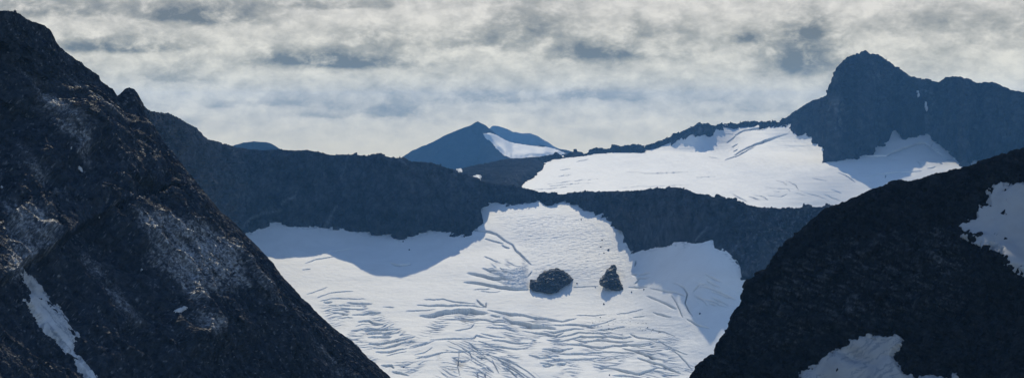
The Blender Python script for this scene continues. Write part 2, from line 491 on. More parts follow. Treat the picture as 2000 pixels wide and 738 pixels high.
# seen from the side the crest is a broad shoulder: the rows make foot, face, brow, crest, back
mid, lf_mid = landform('mountain_ridge', M_mid, pxs, [
    (Df - 16, zf - 34, 10), (Df, zf, 40),
    (Df * .45 + Dc * .55, zf * .36 + zc * .64 - 1.5, 40), (Dc, zc, 6),
    (Dc + 25, zc - 7, 6), (Dc + 140, zc - 52, 4), (Dc + 420, zc - 190, 1)], 2.6, 60, 5, .5, chunk=1.5, extra=relief_m, damp=lambda x, t: 1 - .8 * sstep(1236, 1262, x) * (1 - sstep(1392, 1430, x)) * (1 - sstep(1.5, 2.0, t)),
    stretch=((0, -.35, -1), .2), crest_row=3, crest_fade=.15, tone=tone_mid)
tag(mid, 'long dark rock ridge in shade running across the picture above the lower glacier', 'ridge', kind='structure')

# --- crevasses, each traced as a line on the ice: (points, width)
def zl(o, pts): return [(o[0] + x / o[2], o[1] + y / o[2]) for x, y in pts]
Z1, Z2, Z3, Z4, Z5 = (560, 540, 3.727), (800, 540, 3.727), (1060, 540, 3.727), (900, 380, 3.356), (1180, 440, 3.353)
CR = []
def cr(o, w, *lines):
    for l in lines: CR.append((zl(o, l), w))
cr(Z1, 1.3, [(150,135),(220,105),(295,80)], [(240,180),(330,165),(430,162),(570,162)], [(700,215),(780,220)], [(870,245),(1000,240),(1080,232)], [(950,205),(1118,205)], [(1000,163),(1118,165)], [(935,600),(990,580)], [(1000,590),(1118,560)])
cr(Z1, 1.6, [(225,155),(300,130),(400,115),(480,108)], [(300,210),(360,210)], [(380,207),(500,207),(600,205)], [(330,245),(420,232),(560,232)], [(370,300),(440,290),(480,295)], [(500,350),(560,335),(700,340)], [(720,570),(800,555),(870,545)], [(920,515),(1030,490),(1080,470)], [(930,565),(1000,550),(1060,515)])
cr(Z1, 2.6, [(270,187),(330,187)], [(440,188),(570,192),(620,195)], [(340,262),(400,262),(450,270)], [(480,270),(560,268),(600,258),(680,255)], [(520,318),(600,312),(630,325),(700,340)], [(470,385),(540,375),(640,375),(760,375),(830,375)], [(580,410),(640,400),(720,405),(830,405)], [(590,440),(680,430),(760,430)], [(600,485),(680,485),(760,470),(840,455),(930,435)], [(640,520),(700,515),(800,490),(860,475),(930,475)], [(650,550),(740,545),(800,530),(870,520)], [(970,275),(1050,265),(1118,262)], [(770,680),(830,690),(890,712)], [(690,640),(760,635),(780,655)])
cr(Z2, 1.3, [(470,98),(560,92),(600,80)], [(270,470),(340,497)], [(360,540),(355,620),(350,650),(365,710)], [(380,520),(440,555),(455,600)], [(600,610),(650,700)], [(560,660),(610,690)], [(490,680),(500,735)], [(545,690),(555,735)], [(370,610),(430,605)], [(560,365),(700,372),(800,390)], [(600,340),(720,355)])
cr(Z2, 1.7, [(130,163),(250,163),(330,185),(400,190),(480,200)], [(330,390),(400,375),(450,360),(475,325)], [(520,405),(600,420),(700,435)], [(40,600),(110,580),(200,560),(300,550),(400,545),(480,535)], [(430,480),(500,530)], [(620,585),(700,610),(780,640),(860,690),(930,735)], [(660,620),(760,680),(840,730)], [(560,555),(640,600),(720,640),(800,690),(850,720),(900,738)], [(700,660),(780,720)], [(0,470),(40,480)], [(0,510),(60,500),(130,485)])
cr(Z2, 2.3, [(400,38),(480,42),(560,52),(620,72),(690,90)], [(60,206),(200,205),(300,205),(440,210),(560,222)], [(490,170),(520,200),(555,220)], [(555,220),(558,190)], [(320,285),(400,290),(480,295),(550,305),(620,322),(720,322)], [(150,465),(250,450),(330,443),(400,445),(470,435),(485,420),(560,435),(600,440)], [(600,450),(680,460),(760,475),(860,490)], [(500,470),(600,490),(680,505),(780,520),(860,525)], [(490,580),(560,595)], [(1010,460),(1118,465)], [(870,570),(950,590),(1030,590)], [(950,625),(1000,628),(1050,640)], [(1040,610),(1118,600)], [(590,278),(660,292)])
cr(Z2, 3.4, [(570,240),(650,255),(740,272),(830,280),(900,292),(1000,298),(1118,320)], [(820,385),(920,400),(1000,410),(1060,420),(1118,400)])
cr(Z2, 6.0, [(80,275),(180,265),(260,245),(340,240),(440,240),(480,250),(560,262)], [(680,295),(740,318),(820,330),(890,350),(1000,360),(1060,378)])
cr(Z2, 5.0, [(800,355),(900,358),(1000,362)], [(300,238),(380,245),(480,268)])
cr(Z3, 1.4, [(250,275),(340,278),(460,275)], [(540,275),(620,265),(730,238)], [(660,300),(740,290)], [(500,430),(600,440),(640,425)], [(840,465),(900,495),(960,530),(1020,560),(1050,572)], [(900,510),(960,545),(1000,580),(1060,640),(1090,670)], [(810,265),(880,285),(930,295)], [(420,345),(530,315)], [(750,380),(880,400),(960,430)])
cr(Z3, 2.2, [(0,345),(100,352),(180,345),(260,350),(340,360),(420,345)], [(400,385),(500,380),(600,368)], [(40,420),(120,430),(200,415),(260,400),(330,410),(420,412),(500,408)], [(0,545),(100,560),(200,560),(300,558),(400,550),(500,548),(600,550),(660,555)], [(110,610),(220,605),(320,600),(420,590),(500,580)], [(640,410),(700,435),(780,450),(850,455)], [(100,635),(170,632)], [(0,640),(60,645)], [(580,480),(700,500),(760,495)])
cr(Z3, 2.9, [(0,385),(80,400),(160,385),(230,375),(300,380)], [(270,350),(380,370)], [(40,460),(120,470),(200,450),(280,430),(360,440),(480,432),(580,440),(650,430)], [(220,450),(300,470),(420,460),(520,465),(600,470),(660,462)], [(80,500),(180,498),(280,490),(360,505),(440,510),(520,490),(600,490),(700,485),(780,480)], [(580,515),(660,540),(750,570),(820,595),(890,612)], [(690,590),(780,620),(860,640),(930,665),(1000,695)], [(370,648),(450,652),(540,665),(620,690),(700,700),(780,680),(840,660),(900,672)], [(510,718),(600,712),(680,720),(740,738)], [(760,140),(820,165),(900,200),(970,235)], [(0,530),(120,545),(220,525)], [(240,300),(150,318),(40,305)])
cr(Z4, 1.4, [(155,405),(240,440)], [(80,625),(160,620),(210,605)], [(740,605),(820,602),(900,595)], [(255,480),(270,495)], [(130,635),(220,640),(270,628)])
cr(Z4, 3.6, [(60,225),(110,235),(190,240),(240,260),(290,300),(340,325),(360,365),(400,400),(440,440),(460,460)], [(145,485),(230,505),(300,520),(350,535)])
cr(Z4, 2.2, [(160,290),(240,310),(280,320)], [(270,330),(320,350)], [(440,545),(465,510)])
cr(Z4, 4.4, [(50,512),(130,525),(200,545),(280,560),(350,580)], [(30,572),(130,578),(210,595),(270,610),(340,620),(440,625)])
cr(Z5, 2.1, [(660,315),(700,335),(770,365)], [(670,355),(760,400)], [(610,410),(640,392),(720,410),(800,445),(860,475)], [(700,420),(760,440),(820,460)], [(640,480),(720,490),(800,520)], [(700,460),(780,490),(820,515)], [(680,500),(740,515)], [(450,375),(520,405),(545,440),(530,500),(560,560),(580,590)], [(440,460),(470,500),(500,560),(515,600)], [(300,410),(400,430),(480,445),(530,460)], [(290,460),(350,490),(420,520),(480,545)], [(230,330),(300,310)], [(210,230),(200,270)], [(210,350),(300,340)], [(320,572),(400,590),(440,600)], [(160,400),(280,400)], [(590,450),(640,480),(680,520)], [(580,430),(620,385),(680,375)], [(540,610),(620,650),(690,670)], [(180,320),(220,318)], [(200,380),(230,350)])
# faint bands in the shaded snow on the left
cr((440, 380, 4.1), 1.4, [(640,550),(720,520),(800,505),(880,498)], [(830,460),(960,445),(1050,430)], [(620,600),(680,595)])
cr((440, 380, 4.1), 3.0, [(1320,545),(1400,560),(1490,550)])

gpx = np.concatenate([np.arange(-150, 420, 6.0), np.arange(420, 1570, 1.2), np.arange(1570, 2100, 6.0)]); gpy = np.concatenate([np.arange(1500, 905, -30.0), np.arange(905, 750, -6.0), np.arange(750, 378, -.65)])
GX, GY = np.meshgrid(gpx, gpy)
GD = Dg(GX, GY); GP = world(GX, GY, GD)
drop = np.zeros(GX.shape); toneg = np.zeros(GX.shape)
sg = .64
def carve(GX, GY, gpx, gpy, lines, drop, sgl, depth=1.25, dark=None):
    for pl, w in lines:
        xs = [p[0] for p in pl]; ys = [p[1] for p in pl]; R = 7 * w + 4
        c = np.where((gpx > min(xs) - R) & (gpx < max(xs) + R))[0]; r = np.where((gpy > min(ys) - R) & (gpy < max(ys) + R))[0]
        if not len(c) or not len(r): continue
        sl = (slice(r[0], r[-1] + 1), slice(c[0], c[-1] + 1))
        x, y = GX[sl], GY[sl]
        yy = y + .6 * pnoise(np.stack([x / 9, y / 9, x * 0 + 1.5], -1)) + 1.2 * pnoise(np.stack([x / 30, y / 30, x * 0 + 7.5], -1))
        d, fr = seg_dist(x, yy, pl)
        ww = w * (.10 + .90 * np.sqrt(np.clip(np.sin(math.pi * np.clip(fr, .01, .99)), 0, 1))) * np.clip(.95 + .5 * pnoise(np.stack([x / (10 + 9 * w), y * 0, y * 0 + w], -1)), .3, 1.5)
        end = np.where((fr < .002) | (fr > .998), np.exp(-np.maximum(np.abs(d) - w, 0) / w), 1)
        low = np.where(d > 0, np.exp(-d / (1.7 * ww + .3)), np.exp(-(d / (.2 * w + .3)) ** 2))
        hw = .30 * ww + .14
        tr = 1 - sstep(hw - .1, hw + .3, np.abs(d))
        drop[sl] = np.maximum(drop[sl], end * sgl * (2.2 * ww * tr + (.3 + .3 * (w > 2) + .15 * (w > 3)) * depth * ww * low))
        if dark is not None: dark[sl] = np.maximum(dark[sl], end * np.clip(.3 + .6 * ww / w, 0, 1) * tr * min(1, .45 + .2 * w))  # darker colour inside the trench stands in for deep shade, partly bare ice
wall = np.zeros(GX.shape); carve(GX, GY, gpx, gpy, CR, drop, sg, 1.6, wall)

# broken fields between the traced lines
def field(GX, GY, poly, kx, ky, ang, thr, seed, blur=25):
    m = sstep(0, blur, poly_sd(GX, GY, poly))
    ca, sa = math.cos(ang), math.sin(ang)
    u = GX * ca + GY * sa; v = -GX * sa + GY * ca
    v = v + 6 * pnoise(np.stack([u / 70, v / 60, u * 0 + seed], -1)) + 1.0 * pnoise(np.stack([u / 16, v / 10, u * 0 + seed + 2], -1))
    n = pnoise(np.stack([u / kx, v / ky, u * 0 + seed], -1))
    r = 1 - np.abs(n) * 2.2
    amt = sstep(-.25, .4, pnoise(np.stack([u / 60, v / 30, u * 0 + seed + 9], -1)))
    return m * np.clip((r - thr) / (1 - thr), 0, 1) * amt
f1 = field(GX, GY, [(590, 560), (720, 585), (800, 640), (870, 680), (880, 710), (800, 745), (700, 740)], 36, 4.6, -.10, .66, 1)
f2 = field(GX, GY, [(850, 590), (1000, 600), (1180, 620), (1330, 650), (1390, 720), (1300, 760), (900, 760), (780, 690)], 46, 5.0, .10, .68, 2)
f3 = field(GX, GY, [(870, 660), (960, 660), (1080, 740), (1080, 770), (820, 770)], 60, 6, .55, .72, 3)
f4 = field(GX, GY, [(955, 500), (1030, 500), (1040, 565), (990, 572), (940, 545)], 30, 8, .35, .6, 4, 12)
f5 = field(GX, GY, [(1330, 530), (1400, 520), (1460, 560), (1440, 620), (1350, 600)], 45, 8, .35, .72, 5)
drop += sg * (2.6 * f1 + 2.3 * f2 + 2.0 * f3 + 2.0 * f4 + 1.6 * f5)
# undulation and the rough surface of the steeper ice
q = GP / sg
fm = sstep(0, 50, poly_sd(GX, GY, [(585, 560), (730, 580), (1000, 580), (1330, 600), (1400, 720), (1330, 780), (760, 780)]))
und = 3.0 * fbm(q / 220, 2) + .5 * fbm(q / 60 + 5, 3) + fm * 1.5 * fbm(np.stack([GX / 95, GY / 15, GX * 0 + 4], -1), 3)
steep = sstep(0, 30, poly_sd(GX, GY, [(940, 405), (1150, 400), (1215, 460), (1240, 520), (1230, 560), (1040, 560), (1000, 480)]))
rough = (.28 + .6 * steep) * fbm(q * np.array([1 / 14, 1 / 14, 1 / 7]), 5, .6)
bl = sstep(0, 14, poly_sd(GX, GY, [(950, 520), (1000, 520), (1034, 510), (1034, 568), (985, 568)]))
rough = rough + 2.0 * bl * fbm(q / 12, 4, .6) + bl * 4
fot = foot(GX)
under = np.maximum(fot - 7 - GY, 0)
GP[..., 2] += sg * (und + rough) * np.exp(-under / 20) - drop - under * sg * 3.5
# trenches of the broken ice are coloured darker, in place of deep shade
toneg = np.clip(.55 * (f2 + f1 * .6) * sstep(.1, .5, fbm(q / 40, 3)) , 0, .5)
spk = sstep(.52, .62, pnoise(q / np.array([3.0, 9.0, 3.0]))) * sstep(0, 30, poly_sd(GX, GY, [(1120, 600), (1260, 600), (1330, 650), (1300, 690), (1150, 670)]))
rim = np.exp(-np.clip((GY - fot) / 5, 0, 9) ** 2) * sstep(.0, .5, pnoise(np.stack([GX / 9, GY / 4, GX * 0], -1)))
toneg = .45 * rim + np.clip(np.maximum(toneg,   .55 * wall) + spk * .9 + .5 * np.clip(f1 + f2 + .8 * f3 + .5 * f4, 0, 1), 0, 1)  # painted crevasse shade, plus dirt along the rock rim
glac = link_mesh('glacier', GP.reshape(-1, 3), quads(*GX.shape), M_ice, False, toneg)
tag(glac, 'crevassed lower glacier filling the basin between the dark slopes, partly in blue shade', 'glacier', kind='structure')

# ------------------------------------------------------------------ UPPER GLACIER, RIGHT PEAK, MORAINE SLOPE
pfoot_pts = [(1060, 318), (1075, 312), (1110, 309), (1122, 303), (1140, 307), (1160, 300), (1200, 298), (1250, 299), (1275, 291), (1300, 286), (1320, 279), (1345, 270), (1372, 266), (1390, 258), (1410, 249), (1440, 248), (1462, 246), (1500, 245), (1530, 247),
             (1545, 247), (1553, 258), (1558, 264), (1575, 264), (1588, 262), (1592, 272), (1604, 285), (1611, 300), (1611, 314), (1650, 312), (1680, 309), (1703, 303), (1705, 283), (1712, 280), (1722, 286),
             (1735, 280), (1742, 262), (1748, 258), (1757, 263), (1765, 274), (1775, 266), (1795, 268), (1812, 266), (1822, 278), (1836, 283), (1840, 293), (1855, 302), (1863, 308), (1872, 305), (1876, 322), (1884, 328),
             (1893, 316), (1905, 313), (1916, 312), (1930, 322), (2000, 330), (2200, 345)]
pcrest_pts = [(1040, 305), (1085, 302), (1100, 305), (1120, 297), (1140, 300), (1148, 299), (1156, 292), (1172, 290), (1185, 292), (1200, 288), (1212, 291), (1228, 288), (1240, 286), (1254, 287), (1258, 291), (1275, 285), (1290, 277), (1320, 262),
              (1350, 250), (1382, 240), (1392, 245), (1420, 244), (1440, 243), (1462, 240), (1500, 239), (1520, 241), (1533, 232), (1555, 215), (1572, 206), (1590, 196), (1606, 190), (1613, 186), (1620, 172), (1628, 150), (1633, 132), (1642, 124), (1655, 112), (1668, 107),
              (1690, 104), (1704, 108), (1715, 106), (1730, 117), (1748, 130), (1768, 143), (1790, 156), (1812, 158), (1835, 159), (1848, 151), (1862, 149), (1876, 151), (1892, 152), (1905, 158), (1935, 160), (1952, 166), (1962, 173), (1985, 179), (2000, 182), (2100, 200), (2220, 235), (2500, 250), (2800, 300)]
pfoot, pcrest = curve(pfoot_pts), curve(pcrest_pts)
S3 = [(1652, 322), (1660, 332), (1672, 346), (1685, 358), (1700, 371)]
S4 = [(1322, 282), (1345, 290), (1362, 298), (1382, 301), (1393, 290)]
c3 = shadow_crest(S3, Du, pcrest); c4 = shadow_crest(S4, Du, pcrest)
print('peak knots', c3, c4)
pxs = np.concatenate([np.arange(1055, 2200, 1.5), np.arange(2200, 2800, 7.0)])
fpy = pfoot(pxs) + jag(pxs, 2.4, 18, 8.0, 5, .7) * (.1 + .9 * sstep(1540, 1600, pxs)); Df = Du(pxs, fpy)
add = np.interp(pxs, [1060, 1300, 1400, 1540, 1600, 1640, 1700, 1800, 1900, 2200], [40, 50, 45, 50, 80, 150, 190, 105, 95, 120])
Dc = Df + add
k3 = c3 + c4
for arr in (c3, c4):
    if arr:
        xs = np.array([a for a, _ in sorted(arr)]); ys = np.array([b_ for _, b_ in sorted(arr)])
        w = sstep(xs[0] - 30, xs[0], pxs) * (1 - sstep(xs[-1], xs[-1] + 30, pxs))
        Dc = Dc * (1 - w) + np.interp(pxs, xs, ys) * w
Dc = np.maximum(box_blur(Dc, 5), Df + 18)
cpy = pcrest(pxs) + jag(pxs, 1.8, 22, 2.0, 5, .7)
zf, zc = zrow(fpy, Df), zrow(cpy, Dc)
def relief_p(px, py):
    w = 16 * pnoise(np.stack([px / 80, py / 70, px * 0 + 12], -1))
    r = ridged(np.stack([(px + w + .25 * py) / 80, py / 240, px * 0 + 3], -1), 3, .5) + .7 * ridged(np.stack([(px + w - .5 * py) / 38, py / 110, px * 0 + 5], -1), 2, .5)
    return 9 * (r - 1.35) * np.clip((py - pcrest(px)) / 40, 0, 1) * sstep(1530, 1600, px)
def tone_peak(px, py, q):
    n = pnoise(q / np.array([9., 9., 40.])) + .5 * pnoise(q / 7)
    a = .3 * sstep(0, 25, poly_sd(px, py, [(1612, 185), (1660, 180), (1670, 260), (1640, 312), (1612, 310)]))
    a += .22 * sstep(0, 20, poly_sd(px, py, [(1690, 110), (1760, 135), (1740, 175), (1680, 170)]))
    a += .3 * sstep(0, 10, poly_sd(px, py, [(1788, 158), (1826, 160), (1830, 300), (1808, 300)]))
    a += .5 * sstep(0, 8, poly_sd(px, py, [(1270, 290), (1370, 246), (1395, 248), (1330, 284)]))
    return np.clip(1.7 * a * sstep(-.1, .55, n), 0, 1)
zm = zf * .48 + zc * .52
peak, lf_peak = landform('mountain_peak', M_far, pxs, [
    (Df - 22, zf - 45, 10), (Df, zf, 70), (Df * .62 + Dc * .38, zm, 60), (Dc, zc, 6),
    (Dc + 40, zc - 14, 5), (Dc + 260, zc - 130, 4), (Dc + 900, zc - 520, 1)], 3.0, 80, 5, .5, chunk=1.3, extra=relief_p,
    stretch=((0, -.2, -1), .3), crest_row=3, crest_fade=.25, tone=tone_peak)
tag(peak, 'blunt dark rock peak with a steep wall and a long low arm, above the upper glacier on the right', 'mountain', kind='structure')

Z6, Z7, Z8 = (1000, 230, 3.885), (1300, 220, 3.69), (1600, 240, 3.69)
CR = []
cr(Z7, 3.2, [(505,160),(560,130),(620,115),(700,100),(740,98)], [(500,300),(570,262),(640,228),(720,195),(800,170),(880,150)])
cr(Z7, 2.0, [(440,220),(480,190),(510,165)], [(430,337),(510,310),(560,285),(600,262),(650,235)], [(480,250),(520,225)], [(490,280),(520,262)], [(660,120),(730,108)])
cr(Z7, 1.3, [(315,318),(400,325)], [(385,148),(440,155),(490,155)], [(870,490),(940,520),(960,560),(990,572)], [(1145,592),(1200,612),(1270,640)], [(640,590),(690,600),(740,630)], [(1240,430),(1290,450),(1330,480),(1370,505)], [(1285,445),(1310,470)], [(600,600),(680,628)], [(480,578),(590,640)])
cr(Z7, .9, [(800,487),(850,505),(880,525)], [(990,575),(1100,600),(1180,640)], [(740,597),(830,600),(880,585)], [(780,565),(830,570)], [(720,538),(830,545),(930,550)], [(1195,555),(1270,580)], [(930,575),(1010,600)], [(1060,470),(1160,495)], [(880,545),(900,570)], [(270,255),(275,265)])
cr(Z6, 1.3, [(370,395),(450,380)], [(290,520),(450,505),(620,498)], [(880,408),(1000,410),(1120,418),(1400,412)], [(490,335),(580,318)])
cr(Z6, 1.0, [(350,443),(450,432)], [(250,505),(400,488),(520,475),(680,462)], [(160,545),(300,535),(450,525)], [(800,530),(950,522),(1100,515),(1400,500)], [(1400,450),(1554,445)])
cr(Z8, 3.0, [(340,238),(400,232),(490,232),(540,200),(620,175),(700,152),(760,145),(800,175),(830,200),(880,235)])
cr(Z8, 1.6, [(330,390),(420,372),(520,358),(640,355),(740,348)], [(705,270),(730,295),(760,300)], [(780,330),(840,318)], [(870,290),(890,300)], [(920,270),(960,262),(1000,270)], [(480,370),(478,395)], [(820,150),(800,180)], [(830,190),(870,200)])
upx = np.concatenate([np.arange(930, 2150, 1.4), np.arange(2150, 2800, 7.0)]); upy = np.concatenate([np.arange(438, 412, -3.0), np.arange(412, 228, -.55)])
UX, UY = np.meshgrid(upx, upy); UD = Du(UX, UY); UP = world(UX, UY, UD)
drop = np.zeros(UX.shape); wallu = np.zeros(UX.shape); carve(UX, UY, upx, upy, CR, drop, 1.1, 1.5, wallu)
q = UP / 1.1
und = 2.2 * fbm(q * np.array([1 / 160, 1 / 400, 1 / 160]), 3) + .9 * fbm(np.stack([UX / 120 + UY / 60, UY / 9, UX * 0], -1), 3)
rough = .35 * fbm(q * np.array([1 / 18, 1 / 60, 1 / 12]), 4, .6)
bx = np.interp(UY, [300, 312, 318, 330, 345, 368, 420], [1090, 1082, 1064, 1052, 1040, 1016, 1000]) + jag(UY, 5, 14, 4.0) + 2 * pnoise(np.stack([UX / 6, UY / 4, UX * 0], -1))
side = np.maximum(bx - UX, 0)
uf = np.where(UX > 1055, pfoot(UX), 312.)
under = np.maximum(uf - 5 - UY, 0)
UP[..., 2] += 1.1 * (und + rough) * np.exp(-under / 10) - drop - 1.1 * under * 3 - side * 1.6
ug = link_mesh('glacier', UP.reshape(-1, 3), quads(*UX.shape), M_snow, False, .6 * wallu)  # crevasse shade is painted into the tone here as well
tag(ug, 'smooth bright upper snowfield behind the middle ridge, rising to the foot of the blunt peak', 'glacier', kind='structure')

# moraine slope left of the snowfield
mcrest = curve([(860, 345), (890, 331), (905, 328), (940, 321), (960, 318), (990, 311), (1020, 309), (1060, 306), (1085, 302), (1100, 304), (1120, 297), (1140, 301), (1160, 304)])
pxs = np.arange(860, 1160, 1.3)
mrow = [385, 368, 352, 338, 325]
mD = {385: 4050, 368: 4280, 352: 4600, 338: 4920, 325: 5250}
cpy = mcrest(pxs) + jag(pxs, 1.3, 16, 6.0); Dc = np.interp(pxs, [860, 1000, 1160], [5600, 5750, 5950])
rows = []
for py in mrow:
    pyr = np.maximum(cpy + (py - 305) * .6, py) if py < 345 else np.full(pxs.shape, float(py))
    pyr = np.maximum(pyr, cpy + (py - 300) * .12)
    D = np.minimum(np.interp(pyr, [305, 325, 338, 352, 368, 385], [5700, 5250, 4920, 4600, 4280, 4050]), Dc - (py - 300) * 3)
    bxr = np.interp(pyr, [300, 312, 318, 330, 345, 368, 420], [1090, 1082, 1064, 1052, 1040, 1016, 1000])
    rows.append((D, zrow(pyr, D) - np.maximum(pxs - bxr, 0) * .45 + 9 * np.clip((bxr - pxs) / 14, -1, 1), 22))
rows += [(Dc, zrow(cpy, Dc), 5), (Dc + 60, zrow(cpy, Dc) - 20, 4), (Dc + 300, zrow(cpy, Dc) - 160, 1)]
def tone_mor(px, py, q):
    return np.clip((.0 + .5 * sstep(0, 30, poly_sd(px, py, [(940, 370), (1000, 320), (1060, 315), (1020, 370)]))) * sstep(-.1, .5, pnoise(q / 3.5)), 0, 1)  # lower part painted paler, so the upper slope reads as shaded
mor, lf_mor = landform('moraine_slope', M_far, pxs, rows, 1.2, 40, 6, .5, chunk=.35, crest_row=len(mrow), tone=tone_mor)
tag(mor, 'stony grey slope between the far peak and the left edge of the upper snowfield', 'slope', kind='structure')

# ------------------------------------------------------------------ FAR PEAKS
def far_peak(name, mt, cpts, D, depth, base_py, amp, lam, label, step=1.3, jagamp=1.0, seed=0.0, tone=None):
    c = curve(cpts); pxs = np.arange(cpts[0][0], cpts[-1][0] + .1, step)
    cpy = c(pxs) + jag(pxs, jagamp, 24, seed)
    Dc = np.full(pxs.shape, float(D)); bp = np.full(pxs.shape, float(base_py))
    Dm = Dc - depth * .5
    rows = [(Dc - depth, zrow(np.maximum(bp, cpy + 20), Dc - depth), 60), (Dm, zrow(cpy * .5 + np.maximum(bp, cpy + 20) * .5, Dm), 60), (Dc, zrow(cpy, Dc), 5),
            (Dc + depth * .1, zrow(cpy, Dc) - depth * .05, 4), (Dc + depth, zrow(cpy, Dc) - depth * .6, 1)]
    o, lf = landform(name, mt, pxs, rows, amp, lam, 6, .52, crest_row=2, tone=tone)
    tag(o, label, 'mountain', kind='structure'); return o, lf
far, lf_far = far_peak('mountain_peak', M_dist, [(700, 372), (740, 345), (785, 307), (800, 299), (820, 288), (850, 275), (870, 264), (898, 253), (915, 247), (933, 238), (948, 245), (962, 256), (972, 266), (985, 273), (1000, 280), (1030, 283),
    (1060, 284), (1080, 291), (1110, 294), (1125, 300), (1160, 312), (1230, 335)], 11000, np.interp(np.arange(700, 1230.1, 1.3), [935, 985], [290, 950]), 345, 2.5, 70, 'hazy blue pyramid peak in the far distance with a snowfield on its right flank', seed=1.5)
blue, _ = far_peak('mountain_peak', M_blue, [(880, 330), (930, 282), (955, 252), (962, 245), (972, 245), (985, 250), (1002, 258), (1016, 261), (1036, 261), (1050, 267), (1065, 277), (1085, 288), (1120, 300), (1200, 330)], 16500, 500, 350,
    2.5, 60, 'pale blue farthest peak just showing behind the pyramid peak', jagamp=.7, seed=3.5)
bump, _ = far_peak('mountain_peak', M_dist, [(380, 330), (430, 300), (458, 284), (475, 279), (495, 277), (520, 278), (530, 281), (545, 291), (580, 305), (640, 330)], 8200, 230, 345, 2.0, 60,
    'low rounded distant hill peeping over the ridge left of centre', jagamp=.7, seed=5.5)

# ------------------------------------------------------------------ LEFT MOUNTAIN
lcrest = curve([(-800, 150), (-220, 60), (-120, 40), (-40, 28), (0, 23), (12, 21), (24, 22), (40, 27), (50, 36), (62, 42), (72, 43), (86, 49), (98, 58), (104, 68), (112, 84), (118, 92), (128, 102), (140, 112), (146, 116), (160, 121), (166, 130), (180, 140), (194, 147), (196, 155),
                (206, 164), (220, 174), (229, 187), (236, 182), (244, 174), (252, 170), (262, 173), (270, 184), (277, 196), (279, 214), (290, 234), (310, 262), (340, 300), (370, 338), (410, 385), (440, 418), (470, 448), (500, 478), (530, 512), (560, 548), (600, 588), (640, 627), (680, 660), (720, 698), (770, 738), (840, 800), (920, 870), (1250, 1180)])
pxs = np.concatenate([np.arange(-800, -200, 7.0), np.arange(-200, 905, 1.35), np.arange(905, 1250, 7.0)])
cpy = lcrest(pxs) + jag(pxs, 2.0, 22, 7.0) + sstep(300, 380, pxs) * jag(pxs, 5.0, 75, 9.0, 5, .62)
def DL(px, py): return 720 + .224 * (px - 300) + .266 * (400 - py) - .00075 * np.maximum(300 - py, 0) ** 2
rows = []
for t in np.linspace(0, 1, 9):
    py = 905 * (1 - t) + cpy * t; py = np.maximum(py, cpy + 40 * (1 - t))
    D = DL(pxs, py); rows.append((D, zrow(py, D), 68))
Dc, zc = rows[-1][:2]; rows[-1] = (Dc, zc, 6)
rows += [(Dc + 8, zc - 5, 5), (Dc + 50, zc - 55, 4), (Dc + 200, zc - 260, 1)]
RIBS = [([(40, 215), (85, 255), (130, 297), (185, 340), (205, 395), (200, 440), (235, 500), (270, 545), (330, 603), (345, 660), (370, 760)], 78, 66, 230),
        ([(300, 380), (345, 455), (385, 492), (440, 562), (480, 625), (540, 750)], 42, 46, 120),
        ([(-30, 130), (30, 190), (75, 240), (100, 300), (120, 360)], 36, 45, 120),
        ([(-20, 380), (40, 440), (75, 500), (20, 560)], 22, 40, 90),
        ([(40, 480), (110, 560), (170, 640), (215, 740)], 20, 30, 60),
        ([(90, 90), (150, 170), (230, 270), (300, 360)], 24, 45, 110),
        ([(430, 450), (520, 570), (600, 690), (650, 760)], 20, 35, 70)]
def relief(px, py):
    h = np.zeros(px.shape)
    wx = px + 14 * pnoise(np.stack([px / 60, py / 60, px * 0], -1)) + 6 * pnoise(np.stack([px / 20, py / 20, px * 0 + 4], -1))
    wy = py + 14 * pnoise(np.stack([px / 60, py / 60, px * 0 + 8], -1)) + 6 * pnoise(np.stack([px / 20, py / 20, px * 0 + 12], -1))
    for pl, H, lo, hi in RIBS:
        d, fr = seg_dist(wx, wy, pl)
        e = sstep(0, .12, fr) * (1 - .6 * sstep(.9, 1, fr))
        h = np.maximum(h, 0) + H * e * np.where(d > 0, np.exp(-d / lo), np.exp(d / hi)) * sstep(0, 190, py - lcrest(px))
    # hollow of the snow couloir
    d, fr = seg_dist(px, py, [(42, 530), (100, 620), (180, 745), (215, 800)])
    h -= 14 * np.exp(-(d / 28) ** 2)
    u = (wx + 1.05 * wy) / 1.45; v = (wy - 1.05 * wx) / 1.45
    h += 18 * (ridged(np.stack([u / 330, v / 62, u * 0 + 2], -1), 3, .5) - .85) + 8 * (ridged(np.stack([u / 150, v / 22, u * 0 + 7], -1), 3, .5) - .85)
    return h * np.clip((py - lcrest(px)) / 60, 0, 1)
LIT_SCREE = [([(200, 400), (330, 420), (420, 470), (450, 560), (330, 590), (215, 440)], .8), ([(10, 125), (60, 150), (130, 240), (150, 330), (110, 300), (40, 210)], .6),  # pale scree, traced on the sunlit patches: sunlight is partly painted in
         ([(105, 130), (210, 210), (230, 250), (160, 215)], .5), ([(-10, 380), (60, 400), (80, 480), (30, 560), (-20, 540)], .55), ([(120, 480), (190, 520), (280, 670), (200, 600)], .5),
         ([(400, 450), (520, 600), (480, 590), (400, 500)], .4), ([(335, 585), (400, 620), (390, 660), (340, 640)], .7), ([(230, 470), (330, 500), (315, 560), (255, 520)], .6),
         ([(20, 270), (80, 340), (80, 390), (40, 350)], .5), ([(560, 640), (700, 738), (640, 738)], .4)]
